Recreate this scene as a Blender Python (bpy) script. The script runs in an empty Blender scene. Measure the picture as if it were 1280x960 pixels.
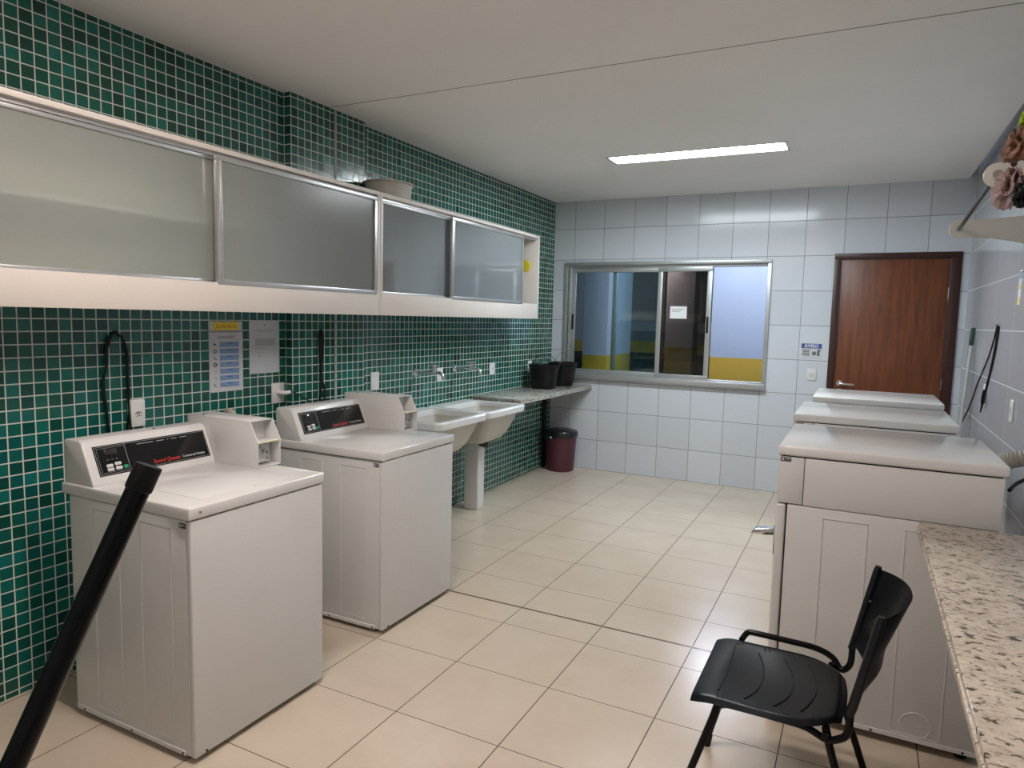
import bpy, bmesh, math, random
from mathutils import Vector, Matrix, Quaternion
S = bpy.context.scene
COL = S.collection
random.seed(4)
R = math.radians

# ------------------------------------------------------------------ camera
YAW, PITCH, ROLL, F = 26.8273, -5.4761, 1.3568, 859.78
a, b, r = R(YAW), R(PITCH), R(ROLL)
fw = Vector((-math.sin(a)*math.cos(b), math.cos(a)*math.cos(b), math.sin(b)))
r0 = Vector((math.cos(a), math.sin(a), 0)); u0 = r0.cross(fw)
rt = r0*math.cos(r)+u0*math.sin(r); up = -r0*math.sin(r)+u0*math.cos(r)
cd = bpy.data.cameras.new('camera'); cam = bpy.data.objects.new('camera', cd); COL.objects.link(cam)
cam.matrix_world = Matrix.Translation((2.966, -0.2125, 1.5721)) @ Matrix((rt, up, -fw)).transposed().to_4x4()
cd.sensor_width = 36; cd.lens = F/1280*36; cd.clip_start = .02
S.camera = cam

# ------------------------------------------------------------------ light and exposure
S.view_settings.view_transform = 'Standard'; S.view_settings.look = 'None'
S.view_settings.gamma = 1; S.view_settings.use_curve_mapping = False
S.view_settings.exposure = 0.0
w = bpy.data.worlds.new('world'); S.world = w; w.use_nodes = True
w.node_tree.nodes['Background'].inputs[0].default_value = (.5, .55, .7, 1)
w.node_tree.nodes['Background'].inputs[1].default_value = .1
LAMP_FAR = ((.87, .95, 1.0), 70.0)
LAMP_NEAR = ((1.0, .875, .80), 56.0)
LAMP_BACK_FILL = ((1.0, .82, .70), 10.0)  # unseen lamp added behind the camera, its bounce lifts the ceiling
LAMP_GARAGE_FILL = ((.72, .80, 1.0), 150.0)  # out-of-view tube added to light the garage wall and pillar

# ------------------------------------------------------------------ room numbers
D, H, W = 6.575, 2.792, 3.718
YF = -1.6                      # wall behind the camera
TS = .4606                     # floor tile

# ------------------------------------------------------------------ materials
class NT:
    def __init__(s, name):
        s.m = bpy.data.materials.new(name); s.m.use_nodes = True
        s.t = s.m.node_tree; s.n = s.t.nodes; s.b = s.n['Principled BSDF']
    def link(s, o, i):
        if isinstance(o, (int, float)): i.default_value = o
        elif isinstance(o, tuple): i.default_value = o
        else: s.t.links.new(o, i)
    def math(s, op, x, y=0.0, z=0.0):
        n = s.n.new('ShaderNodeMath'); n.operation = op
        for k, v in enumerate((x, y, z)): s.link(v, n.inputs[k])
        return n.outputs[0]
    def pos(s):
        g = s.n.new('ShaderNodeNewGeometry'); sp = s.n.new('ShaderNodeSeparateXYZ')
        s.t.links.new(g.outputs['Position'], sp.inputs[0]); return sp.outputs, g.outputs['Position']
    def obj(s):
        g = s.n.new('ShaderNodeTexCoord'); return g.outputs['Object']
    def comb(s, x, y, z):
        n = s.n.new('ShaderNodeCombineXYZ')
        for k, v in enumerate((x, y, z)): s.link(v, n.inputs[k])
        return n.outputs[0]
    def mix(s, f, c1, c2, mode='MIX'):
        n = s.n.new('ShaderNodeMix'); n.data_type = 'RGBA'; n.blend_type = mode
        s.link(f, n.inputs[0]); s.link(c1, n.inputs[6]); s.link(c2, n.inputs[7]); return n.outputs[2]
    def ramp(s, f, stops, const=False):
        n = s.n.new('ShaderNodeValToRGB'); e = n.color_ramp.elements
        if const: n.color_ramp.interpolation = 'CONSTANT'
        while len(e) < len(stops): e.new(.5)
        for k, (p, c) in enumerate(stops): e[k].position = p; e[k].color = (*c, 1)
        s.link(f, n.inputs[0]); return n.outputs[0]
    def noise(s, vec, scale, detail=3, rough=.5, dist=0):
        n = s.n.new('ShaderNodeTexNoise'); s.link(vec, n.inputs['Vector'])
        n.inputs['Scale'].default_value = scale; n.inputs['Detail'].default_value = detail
        n.inputs['Roughness'].default_value = rough; n.inputs['Distortion'].default_value = dist
        return n.outputs[0]
    def white(s, vec):
        n = s.n.new('ShaderNodeTexWhiteNoise'); n.noise_dimensions = '3D'; s.link(vec, n.inputs['Vector']); return n.outputs[0]
    def bump(s, h, strength=.3, dist=.002):
        n = s.n.new('ShaderNodeBump'); n.inputs['Strength'].default_value = strength; n.inputs['Distance'].default_value = dist
        s.link(h, n.inputs['Height']); s.t.links.new(n.outputs[0], s.b.inputs['Normal'])
    def set(s, **k):
        for q, v in k.items(): s.link(v, s.b.inputs[q.replace('_', ' ')])
        return s
def c4(c): return (*c, 1.0)
def plain(name, col, rough=.5, metal=0, noise=.04, spec=.5, **k):
    t = NT(name); o = t.obj(); n = t.noise(o, 9, 4)
    lo = tuple(v*(1-noise) for v in col); hi = tuple(min(1, v*(1+noise)) for v in col)
    t.set(Base_Color=t.ramp(n, [(.3, lo), (.7, hi)]), Roughness=rough, Metallic=metal)
    t.b.inputs['Specular IOR Level'].default_value = spec
    for q, v in k.items(): t.b.inputs[q.replace('_', ' ')].default_value = v
    return t.m
def grid(t, u, off, pitch, g):
    """mask (1 = grout) and cell index along one axis"""
    q = t.math('SUBTRACT', u, off); d = t.math('DIVIDE', q, pitch)
    fr = t.math('SUBTRACT', d, t.math('FLOOR', t.math('ADD', d, .5)))
    m = t.math('LESS_THAN', t.math('ABSOLUTE', fr), g/2/pitch)
    return m, t.math('FLOOR', d)
def mosaic(name):
    t = NT(name); p, P = t.pos()
    # the wall face runs along y, the short returns of the pier run along x: use their sum
    u = t.math('ADD', p[1], p[0])
    m1, i1 = grid(t, u, 1.326, .0525, .0050); m2, i2 = grid(t, p[2], 1.525, .0518, .0050)
    m = t.math('MAXIMUM', m1, m2)
    rnd = t.white(t.comb(i1, i2, 3.0)); rnd2 = t.white(t.comb(i2, i1, 9.0))
    big = t.noise(P, 1.1, 2)
    v = t.math('ADD', t.math('MULTIPLY', rnd, .68), t.math('MULTIPLY', t.math('SUBTRACT', big, .5), .5)); v = t.math('ADD', v, .19)
    col = t.ramp(v, [(0, (.003, .020, .014)), (.12, (.004, .034, .024)), (.30, (.006, .058, .039)), (.55, (.008, .092, .061)), (.8, (.010, .132, .094)), (1, (.014, .19, .160))])
    inn = t.noise(P, 45, 2); col = t.mix(t.math('MULTIPLY', t.math('SUBTRACT', inn, .35), .8), col, (.005, .05, .05, 1))
    hue = t.ramp(t.noise(P, .9, 3), [(.45, (0, 0, 0)), (.62, (1, 1, 1))]); col = t.mix(t.math('MULTIPLY', t.math('MULTIPLY', hue, rnd2), .5), col, (.006, .15, .165, 1))
    col = t.mix(m, col, (.58, .66, .60, 1))
    t.set(Base_Color=col, Roughness=t.math('ADD', t.math('MULTIPLY', m, .6), t.math('ADD', .10, t.math('MULTIPLY', rnd2, .12))))
    tilt = t.math('MULTIPLY', t.noise(P, 14, 2), .5)
    t.bump(t.math('SUBTRACT', tilt, m), .2, .002)
    return t.m
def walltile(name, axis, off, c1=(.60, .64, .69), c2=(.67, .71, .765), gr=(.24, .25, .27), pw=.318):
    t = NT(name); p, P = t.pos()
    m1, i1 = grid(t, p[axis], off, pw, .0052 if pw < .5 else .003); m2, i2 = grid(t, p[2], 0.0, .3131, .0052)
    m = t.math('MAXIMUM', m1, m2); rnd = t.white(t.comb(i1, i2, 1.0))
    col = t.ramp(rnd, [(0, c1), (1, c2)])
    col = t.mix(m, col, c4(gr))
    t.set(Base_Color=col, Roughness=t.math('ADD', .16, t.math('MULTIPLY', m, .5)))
    t.bump(t.math('SUBTRACT', t.math('MULTIPLY', t.noise(P, 3.5, 2), 1.6), m), .3, .003)
    return t.m
def floortile(name):
    t = NT(name); p, P = t.pos()
    near = t.math('LESS_THAN', p[1], 3.058)
    yo = t.math('ADD', t.math('MULTIPLY', near, 2.3787), t.math('MULTIPLY', t.math('SUBTRACT', 1.0, near), 3.3847))
    m1, i1 = grid(t, p[0], .9446, TS, .0045)
    y = t.math('SUBTRACT', p[1], yo); m2, i2 = grid(t, y, 0.0, TS, .0038)
    m3 = t.math('LESS_THAN', t.math('ABSOLUTE', t.math('SUBTRACT', p[1], 3.058)), .008)
    m = t.math('MAXIMUM', m1, m2); rnd = t.white(t.comb(i1, i2, near))
    n = t.noise(P, 3.2, 5, .6); n2 = t.noise(P, 26, 4, .6)
    base = t.ramp(n, [(.3, (.575, .485, .385)), (.7, (.645, .56, .455))])
    base = t.mix(t.math('MULTIPLY', rnd, .22), base, (.60, .50, .41, 1))
    base = t.mix(t.math('MULTIPLY', n2, .18), base, (.50, .40, .30, 1))
    col = t.mix(m, base, (.085, .055, .040, 1)); col = t.mix(m3, col, (.17, .13, .10, 1))
    t.set(Base_Color=col, Roughness=t.math('ADD', t.math('ADD', .15, t.math('MULTIPLY', n2, .12)), t.math('MULTIPLY', m, .5)))
    t.bump(t.math('SUBTRACT', t.math('MULTIPLY', n, .25), t.math('MAXIMUM', m, m3)), .3, .002)
    return t.m
def granite(name, c1, c2, dark):
    t = NT(name); p, P = t.pos()
    st = t.comb(t.math('MULTIPLY', p[0], 1.0), t.math('MULTIPLY', p[1], 1.5), p[2])
    n1 = t.noise(st, 34, 6, .72, .5); n2 = t.noise(st, 14, 4, .6); n3 = t.noise(st, 70, 3, .7)
    base = t.ramp(n2, [(.35, c1), (.65, c2)])
    base = t.mix(t.math('MULTIPLY', t.ramp(n3, [(.55, (0, 0, 0)), (.62, (1, 1, 1))]), .45), base, c4(tuple(v*.45 for v in c1)))
    col = t.mix(t.ramp(n1, [(.535, (0, 0, 0)), (.61, (1, 1, 1))]), base, c4(dark))
    t.set(Base_Color=col, Roughness=.16); return t.m
def woodm(name, c1, c2, c3):
    t = NT(name); p, P = t.pos()
    st = t.comb(t.math('MULTIPLY', p[0], 9.0), t.math('MULTIPLY', p[1], 9.0), t.math('MULTIPLY', p[2], .7))
    n = t.noise(st, 3.0, 6, .6, .4); n2 = t.noise(st, 22, 3, .6)
    pl = t.white(t.comb(t.math('FLOOR', t.math('DIVIDE', t.math('SUBTRACT', p[0], 2.754), .21)), 0.0, 0.0))
    col = t.ramp(n, [(.3, c1), (.5, c2), (.72, c3)])
    col = t.mix(t.math('MULTIPLY', pl, .22), col, c4(c1)); col = t.mix(t.math('MULTIPLY', n2, .2), col, c4(c1))
    t.set(Base_Color=col, Roughness=.38); return t.m
def ceilm(name):
    t = NT(name); p, P = t.pos(); n = t.noise(P, 1.3, 3)
    t.set(Base_Color=t.ramp(n, [(.3, (.86, .845, .83)), (.7, (.90, .885, .87))]), Roughness=.75); t.bump(t.noise(P, 30, 4), .05, .002); return t.m
def zones(name, stops, rough=.6):
    """paint bands by real height: list of (upper z, colour)"""
    t = NT(name); p, P = t.pos(); col = c4(stops[-1][1])
    for z, c in reversed(stops[:-1]): col = t.mix(t.math('LESS_THAN', p[2], z), col, c4(c))
    t.set(Base_Color=col, Roughness=rough); return t.m
def frosted(name, col, clear, dif=.5, gl=.12, rough=.15):
    t = NT(name); n = t.n; L = t.t.links; out = n['Material Output']
    tr = n.new('ShaderNodeBsdfTransparent'); tr.inputs[0].default_value = c4(clear)
    td = n.new('ShaderNodeBsdfTranslucent'); td.inputs[0].default_value = c4(col)
    df = n.new('ShaderNodeBsdfDiffuse'); df.inputs[0].default_value = c4(col)
    g = n.new('ShaderNodeBsdfGlossy'); g.inputs['Roughness'].default_value = rough
    m0 = n.new('ShaderNodeMixShader'); m0.inputs[0].default_value = .6; L.new(td.outputs[0], m0.inputs[1]); L.new(df.outputs[0], m0.inputs[2])
    m1 = n.new('ShaderNodeMixShader'); m1.inputs[0].default_value = dif; L.new(tr.outputs[0], m1.inputs[1]); L.new(m0.outputs[0], m1.inputs[2])
    fr = n.new('ShaderNodeFresnel'); fr.inputs[0].default_value = 1.45
    m2 = n.new('ShaderNodeMixShader'); L.new(t.math('ADD', fr.outputs[0], gl), m2.inputs[0]); L.new(m1.outputs[0], m2.inputs[1]); L.new(g.outputs[0], m2.inputs[2])
    L.new(m2.outputs[0], out.inputs[0]); return t.m
def emit(name, col, s):
    t = NT(name); t.set(Base_Color=(.9, .9, .9, 1), Emission_Color=c4(col), Emission_Strength=s); return t.m

M = {}
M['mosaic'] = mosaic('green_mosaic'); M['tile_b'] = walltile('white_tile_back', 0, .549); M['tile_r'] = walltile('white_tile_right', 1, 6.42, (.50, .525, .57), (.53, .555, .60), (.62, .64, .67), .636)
M['floor'] = floortile('beige_floor_tile'); M['ceil'] = ceilm('ceiling_paint')
M['enamel'] = plain('white_enamel', (.66, .66, .655), .20, noise=.012)
M['enamel_lid'] = plain('white_enamel_lid', (.70, .70, .69), .12, noise=.012)
M['offwhite'] = plain('offwhite_plastic', (.66, .65, .61), .4)
M['cab'] = plain('cabinet_laminate', (.69, .64, .59), .45, noise=.015)
M['cab_in'] = plain('cabinet_inside', (.74, .73, .68), .6)
M['alu'] = plain('brushed_aluminium', (.62, .62, .62), .34, .8)
M['alu_win'] = plain('window_aluminium', (.46, .48, .48), .38, .55)
M['chrome'] = plain('chrome', (.75, .76, .78), .12, 1)
M['black'] = plain('black_plastic', (.006, .006, .007), .34, noise=.2, spec=.3)
M['blackmatt'] = plain('black_matt', (.006, .006, .006), .55, noise=.2, spec=.25)
M['blackmetal'] = plain('black_painted_metal', (.004, .004, .006), .18, noise=.3, spec=.22)
M['seat'] = plain('chair_plastic', (.008, .009, .013), .27, noise=.15, spec=.4)
M['white'] = plain('white_plastic', (.78, .78, .78), .35)
M['dark'] = plain('dark_gap', (.02, .018, .016), .8)
M['paper'] = plain('paper', (.62, .64, .67), .6, noise=.03)
M['paperw'] = plain('bright_paper', (.85, .87, .88), .6, noise=.02)
M['blue'] = plain('blue_print', (.22, .34, .58), .6)
M['navy'] = plain('sign_blue', (.05, .09, .30), .5)
M['yellow'] = plain('yellow_print', (.86, .66, .06), .6)
M['orange'] = plain('orange_lettering', (.62, .34, .02), .6)
M['yellowp'] = plain('yellow_plastic', (.62, .50, .03), .4)
M['ink'] = plain('ink', (.07, .07, .08), .7)
M['inkgrey'] = plain('grey_ink', (.33, .33, .35), .7)
M['red'] = plain('red_print', (.62, .035, .025), .4)
M['green'] = plain('green_print', (.0, .26, .13), .4)
M['btn'] = plain('button_white', (.55, .55, .53), .4)
M['panel'] = plain('console_black', (.008, .008, .009), .15, spec=.35)
M['sink'] = plain('marble_sink', (.76, .77, .77), .18, noise=.02)
M['basin'] = plain('basin_cream', (.55, .53, .48), .35, noise=.03)
M['gran_r'] = granite('beige_granite', (.50, .43, .355), (.64, .565, .475), (.055, .045, .04))
M['gran_l'] = granite('grey_granite', (.34, .33, .28), (.46, .45, .39), (.08, .08, .075))
M['maroon'] = plain('maroon_plastic', (.088, .020, .033), .42)
M['door'] = woodm('door_wood', (.10, .026, .010), (.185, .056, .020), (.25, .082, .030))
M['dframe'] = woodm('door_frame_wood', (.030, .008, .006), (.045, .013, .009), (.06, .018, .012))
M['bag'] = plain('black_bag', (.010, .010, .011), .22)
M['frost'] = frosted('frosted_glass', (.80, .83, .80), (.90, .92, .89), .30, .03, .22)
M['frost_bright'] = frosted('frosted_glass_brightened', (.84, .93, .97), (.90, .95, .97), .38, .12, .05)  # brighter copy of frost: the bright room's reflection put into its colour
M['glass'] = frosted('clear_glass', (.5, .6, .65), (.86, .95, .97), .0, .0, .01)
M['glassd'] = frosted('tinted_glass', (.08, .08, .09), (.55, .52, .50), .05, .0, .01)
M['bowl'] = plain('grey_bowl_plastic', (.47, .46, .41), .5)
M['mopgreen'] = plain('mop_grip_green', (.006, .05, .025), .4)
M['stick'] = plain('mop_stick', (.55, .57, .58), .3, .5)
M['lime'] = plain('lime_cloth', (.42, .62, .03), .8, noise=.2)
M['pink'] = plain('dusty_pink_cloth', (.42, .30, .29), .85, noise=.18)
M['brown'] = plain('brown_orange_cloth', (.36, .20, .14), .85, noise=.5)
M['duct'] = plain('duct_foil', (.40, .38, .32), .5, noise=.2)
M['whitep'] = plain('rack_white', (.66, .65, .60), .4)
M['grout'] = plain('grout_strip', (.36, .38, .35), .7)
WH, YE, BK = (.70, .80, .95), (.92, .60, .085), (.02, .02, .025)
M['g_wall'] = zones('garage_paint', [(.50, BK), (1.08, YE), (9, WH)])
M['g_pill'] = zones('garage_pillar_paint', [(.45, BK), (1.08, (.90, .60, .06)), (9, (.74, .80, .86))])
M['g_brown'] = zones('garage_brown_pillar', [(.62, (.10, .09, .09)), (.84, (.80, .62, .08)), (1.10, (.55, .40, .05)), (9, (.66, .58, .55))])
M['g_far'] = zones('garage_far_paint', [(.80, BK), (1.08, (.50, .37, .04)), (1.33, (.22, .26, .28)), (1.56, (.50, .55, .58)), (9, (.17, .20, .21))])
M['g_floor'] = plain('garage_floor', (.05, .05, .055), .5)
M['g_dark'] = plain('garage_ceiling', (.05, .055, .06), .8)
M['car'] = plain('dark_car_paint', (.012, .013, .018), .15)

# ------------------------------------------------------------------ mesh helpers
class MB:
    def __init__(s): s.bm = bmesh.new()
    def _xf(s, vs, mat):
        if mat is not None: bmesh.ops.transform(s.bm, matrix=mat, verts=vs)
    def box(s, x0, x1, y0, y1, z0, z1, bev=0, seg=2, mat=None):
        res = bmesh.ops.create_cube(s.bm, size=1)
        vs = res['verts']
        for v in vs: v.co = Vector(((x0+x1)/2+v.co.x*(x1-x0), (y0+y1)/2+v.co.y*(y1-y0), (z0+z1)/2+v.co.z*(z1-z0)))
        if bev:
            es = list({e for v in vs for e in v.link_edges})
            rr = bmesh.ops.bevel(s.bm, geom=es, offset=bev, segments=seg, profile=.5, affect='EDGES')
            vs = list({v for v in rr['verts']} | {v for f in rr['faces'] for v in f.verts})
        s._xf(vs, mat); return s
    def prism(s, pts, axis, d0, d1, bev=0):
        """polygon pts (2-D) extruded along axis (0 x: pts=(y,z); 1 y: pts=(x,z); 2 z: pts=(x,y))"""
        def P(p, d): return {0: (d, p[0], p[1]), 1: (p[0], d, p[1]), 2: (p[0], p[1], d)}[axis]
        A = [s.bm.verts.new(P(p, d0)) for p in pts]; B = [s.bm.verts.new(P(p, d1)) for p in pts]
        fs = [s.bm.faces.new(A), s.bm.faces.new(B[::-1])]
        n = len(pts)
        for i in range(n): fs.append(s.bm.faces.new((A[i], B[i], B[(i+1) % n], A[(i+1) % n])))
        bmesh.ops.recalc_face_normals(s.bm, faces=fs)
        if bev:
            es = list({e for f in fs for e in f.edges})
            bmesh.ops.bevel(s.bm, geom=es, offset=bev, segments=2, profile=.5, affect='EDGES')
        return s
    def tube(s, pts, rad, n=12, closed=False, cap=True):
        pts = [Vector(p) for p in pts]; rads = rad if isinstance(rad, (list, tuple)) else [rad]*len(pts)
        if len(rads) != len(pts):
            L_ = len(rads); rads = [rads[min(L_-1, round(i*(L_-1)/(len(pts)-1)))] for i in range(len(pts))]
        rings = []; prev = None
        for i, p in enumerate(pts):
            if closed: t = pts[(i+1) % len(pts)]-pts[i-1]
            else: t = (pts[min(i+1, len(pts)-1)]-pts[max(i-1, 0)])
            t.normalize()
            if prev is None:
                x = t.orthogonal().normalized()
            else:
                x = (prev-t*prev.dot(t)).normalized()
            prev = x; y = t.cross(x)
            rings.append([s.bm.verts.new(p+rads[i]*(math.cos(2*math.pi*k/n)*x+math.sin(2*math.pi*k/n)*y)) for k in range(n)])
        m = len(rings)
        for i in range(m if closed else m-1):
            A, B = rings[i], rings[(i+1) % m]
            for k in range(n): s.bm.faces.new((A[k], A[(k+1) % n], B[(k+1) % n], B[k]))
        if cap and not closed: s.bm.faces.new(rings[0][::-1]); s.bm.faces.new(rings[-1])
        return s
    def lathe(s, prof, c=(0, 0, 0), n=40, sx=1, sy=1, mat=None):
        """profile list of (r,z), closed shells end with r=0 points"""
        rings = []; vs = []
        for rr, z in prof:
            if rr < 1e-6: v = s.bm.verts.new((c[0], c[1], c[2]+z)); rings.append([v]); vs.append(v)
            else:
                q = [s.bm.verts.new((c[0]+rr*sx*math.cos(2*math.pi*k/n), c[1]+rr*sy*math.sin(2*math.pi*k/n), c[2]+z)) for k in range(n)]
                rings.append(q); vs += q
        for A, B in zip(rings, rings[1:]):
            for k in range(n):
                a_, b_ = A[k % len(A)], A[(k+1) % len(A)]; c_, d_ = B[(k+1) % len(B)], B[k % len(B)]
                f = []
                for v in (a_, b_, c_, d_):
                    if v not in f: f.append(v)
                if len(f) > 2: s.bm.faces.new(f)
        s._xf(vs, mat); return s
    def surf(s, fn, nu, nv, th=None):
        G = [[s.bm.verts.new(fn(i/nu, j/nv)) for j in range(nv+1)] for i in range(nu+1)]
        fs = []
        for i in range(nu):
            for j in range(nv): fs.append(s.bm.faces.new((G[i][j], G[i+1][j], G[i+1][j+1], G[i][j+1])))
        if th: bmesh.ops.solidify(s.bm, geom=fs, thickness=th)
        return s
    def mesh(s, name, shift=None):
        if shift is not None: bmesh.ops.translate(s.bm, vec=-Vector(shift), verts=s.bm.verts)
        bmesh.ops.recalc_face_normals(s.bm, faces=s.bm.faces)
        me = bpy.data.meshes.new(name); s.bm.to_mesh(me); s.bm.free()
        me.polygons.foreach_set('use_smooth', [True]*len(me.polygons))
        me.set_sharp_from_angle(angle=R(38)); me.update(); return me
def origin(o):
    v = Vector(o.location); p = o.parent
    while p: v += Vector(p.location); p = p.parent
    return v
def obj(name, mb, mat, parent=None, label=None):
    """one mesh object; authored in world coordinates, stored relative to its thing"""
    sh = origin(parent) if parent else None
    me = mb.mesh(name, sh); me.materials.append(M[mat] if isinstance(mat, str) else mat)
    o = bpy.data.objects.new(name, me); COL.objects.link(o)
    if parent: o.parent = parent
    if label: o['label'] = label
    return o
def thing(name, label, cat, loc=(0, 0, 0), group=None):
    o = bpy.data.objects.new(name, None); COL.objects.link(o); o.location = loc; o.empty_display_size = .1
    o['label'] = label; o['category'] = cat
    if group: o['group'] = group
    return o
def tag(o, label, cat, group=None):
    # give a single-mesh thing its own origin at its base centre
    me = o.data; xs = [v.co for v in me.vertices]
    c = Vector((sum(v.x for v in xs)/len(xs), sum(v.y for v in xs)/len(xs), min(v.z for v in xs)))
    me.transform(Matrix.Translation(-c)); o.location = c
    o['label'] = label; o['category'] = cat
    if group: o['group'] = group
    return o
def struct(name, mb, mat, parent=None):
    o = obj(name, mb, mat, parent); o['kind'] = 'structure'; return o
def dup(root, loc, label, group=None):
    q = root.copy(); COL.objects.link(q); q.location = loc; q['label'] = label
    if group: q['group'] = group
    for ch in list(root.children):
        c = ch.copy(); COL.objects.link(c); c.parent = q
        for g in list(ch.children):
            d = g.copy(); COL.objects.link(d); d.parent = c
    return q
AX = {'left': Matrix(((0, 0, 1), (1, 0, 0), (0, 1, 0))), 'back': Matrix(((1, 0, 0), (0, 0, -1), (0, 1, 0)))}
def text(name, body, size, c, rot, mat, parent, depth=.0006, align='CENTER', xs=1.0, shear=0, label=None, off=0.0):
    cu = bpy.data.curves.new(name, 'FONT'); cu.body = body; cu.size = size; cu.align_x = align; cu.align_y = 'CENTER'
    cu.extrude = depth; cu.shear = shear; cu.resolution_u = 3; cu.offset = off
    t = bpy.data.objects.new(name, cu); COL.objects.link(t)
    bpy.context.view_layer.update()
    me = bpy.data.meshes.new_from_object(t.evaluated_get(bpy.context.evaluated_depsgraph_get()))
    bpy.data.objects.remove(t); bpy.data.curves.remove(cu)
    me.name = name
    me.transform(Matrix.Translation(Vector(c)-origin(parent)) @ rot.to_4x4() @ Matrix.Scale(xs, 4, (1, 0, 0)))
    me.materials.clear(); me.materials.append(M[mat])
    o = bpy.data.objects.new(name, me); COL.objects.link(o); o.parent = parent
    if label: o['label'] = label
    return o
def arc(c, r_, a0, a1, n, plane='xz'):
    out = []
    for i in range(n+1):
        t = R(a0+(a1-a0)*i/n); p, q = r_*math.cos(t), r_*math.sin(t)
        out.append((c[0]+p, c[1], c[2]+q) if plane == 'xz' else ((c[0]+p, c[1]+q, c[2]) if plane == 'xy' else (c[0], c[1]+p, c[2]+q)))
    return out
def smooth(pts, n=6):
    """Catmull-Rom through points"""
    P = [Vector(p) for p in pts]; P = [2*P[0]-P[1]]+P+[2*P[-1]-P[-2]]; out = []
    for i in range(1, len(P)-2):
        for k in range(n):
            t = k/n; a_, b_, c_, d_ = P[i-1:i+3]
            out.append(.5*((2*b_)+(c_-a_)*t+(2*a_-5*b_+4*c_-d_)*t*t+(3*b_-a_-3*c_+d_)*t**3))
    out.append(P[-2]); return out

# ================================================================== STRUCTURE
struct('floor', MB().box(-.1, W+.1, YF, D+.02, -.1, 0), 'floor')
# ceiling as separate slabs round the lamp recesses, plus a shadow gap along the right wall
LAMPS = [(1.155, 2.44, 4.835, 5.075), (1.155, 2.44, 1.15, 1.39), (1.155, 2.44, -1.0, -.76)]
mb = MB(); CR = W-.055
ys = [YF]+[q for l in sorted(LAMPS, key=lambda l: l[2]) for q in (l[2], l[3])]+[D+.02]
for i in range(0, len(ys)-1):
    if i % 2 == 0: mb.box(-.1, CR, ys[i], ys[i+1], H, H+.05)
    else: mb.box(-.1, LAMPS[0][0], ys[i], ys[i+1], H, H+.05); mb.box(LAMPS[0][1], CR, ys[i], ys[i+1], H, H+.05)
mb.box(-.1, W+.1, YF, D+.02, H+.11, H+.15)
struct('ceiling', mb, 'ceil')
struct('trim_1', MB().box(.0, CR, 3.045, 3.051, H-.0015, H+.001), 'grout')
# left wall with the tiled pier
PY0, PY1, PD = 2.735, 3.385, .055
struct('wall_left', MB().prism([(-.1, YF), (0, YF), (0, PY0), (PD, PY0), (PD, PY1), (0, PY1), (0, D), (-.1, D)], 2, 0, H+.05), 'mosaic')
struct('trim_2', MB().box(PD, PD+.004, 3.092, 3.112, 0, H, .001, 1), 'grout')
# back wall with the window and door openings
WX0, WX1, WZ0, WZ1 = .135, 2.188, .96, 2.165
DX0, DX1, DZ = 2.706, 3.662, 2.205
mb = MB()
mb.box(-.1, WX0, D, D+.14, 0, H); mb.box(WX0, WX1, D, D+.14, 0, WZ0); mb.box(WX0, WX1, D, D+.14, WZ1, H)
mb.box(WX1, DX0, D, D+.14, 0, H); mb.box(DX0, DX1, D, D+.14, DZ, H); mb.box(DX1, W+.1, D, D+.14, 0, H+.11)
mb.box(-.1, W+.1, D+.14, D+.16, -.45, 0.5)
struct('wall_back', mb, 'tile_b')
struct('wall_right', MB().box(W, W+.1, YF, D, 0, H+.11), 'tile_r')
struct('wall_front', MB().box(-.1, W+.1, YF-.1, YF, 0, H+.11), 'tile_b')

# ---- window
win = thing('window_1', '', 'x', (1.16, D, WZ0)); win['kind'] = 'structure'; del win['label']; del win['category']
fo = .035
mb = MB(); y0, y1 = D-.022, D+.09
mb.box(WX0, WX1, y0, y1, WZ1-fo, WZ1, .004); mb.box(WX0, WX1, y0-.03, y1, WZ0, WZ0+.05, .004)
mb.box(WX0, WX0+fo, y0, y1, WZ0+.05, WZ1-fo, .002); mb.box(WX1-fo, WX1, y0, y1, WZ0+.05, WZ1-fo, .002)
mb.box(WX0+fo, WX1-fo, y0+.03, y1-.01, WZ1-fo-.022, WZ1-fo, .003); mb.box(WX0+fo, WX1-fo, y0+.02, y1-.01, WZ0+.05, WZ0+.062, .003)
mb.box(WX0+fo+.01, WX0+fo+.03, y0+.02, y1-.01, WZ0+.05, WZ1-fo, .003)
fr = obj('window_frame', mb, 'alu_win', win)
def sash(x0, x1, yy, st, gl, hx=None):
    z0, z1 = WZ0+.062, WZ1-.057
    m = MB(); m.box(x0, x1, yy, yy+.025, z1-.045, z1, .003); m.box(x0, x1, yy, yy+.025, z0, z0+.035, .003)
    m.box(x0, x0+st, yy, yy+.025, z0+.035, z1-.045, .001); m.box(x1-st, x1, yy, yy+.025, z0+.035, z1-.045, .001)
    s_ = obj('sash', m, 'alu_win', win)
    obj('window_pane', MB().box(x0+st-.004, x1-st+.004, yy+.010, yy+.014, z0+.03, z1-.04), gl, s_)
    if hx: obj('window_latch', MB().box(hx-.010, hx+.010, yy-.008, yy+.001, 1.47, 1.63, .004), 'black', s_)
sash(.195, 1.185, D+.025, .05, 'glass', .222)
sash(1.13, 1.655, D-.005, .045, 'glassd', 1.628)
sash(.645, 1.16, D+.055, .045, 'glass')
pp = obj('taped_notice', MB().box(1.262, 1.425, D-.0005, D+.001, 1.605, 1.725), 'paperw')
tag(pp, 'small white paper notice taped to the middle window pane', 'notice')
for k in range(3): o = obj('printed_line', MB().box(1.28, 1.40-.02*k, D-.0015, D-.0005, 1.695-.012*k, 1.699-.012*k), 'inkgrey', pp)

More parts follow.
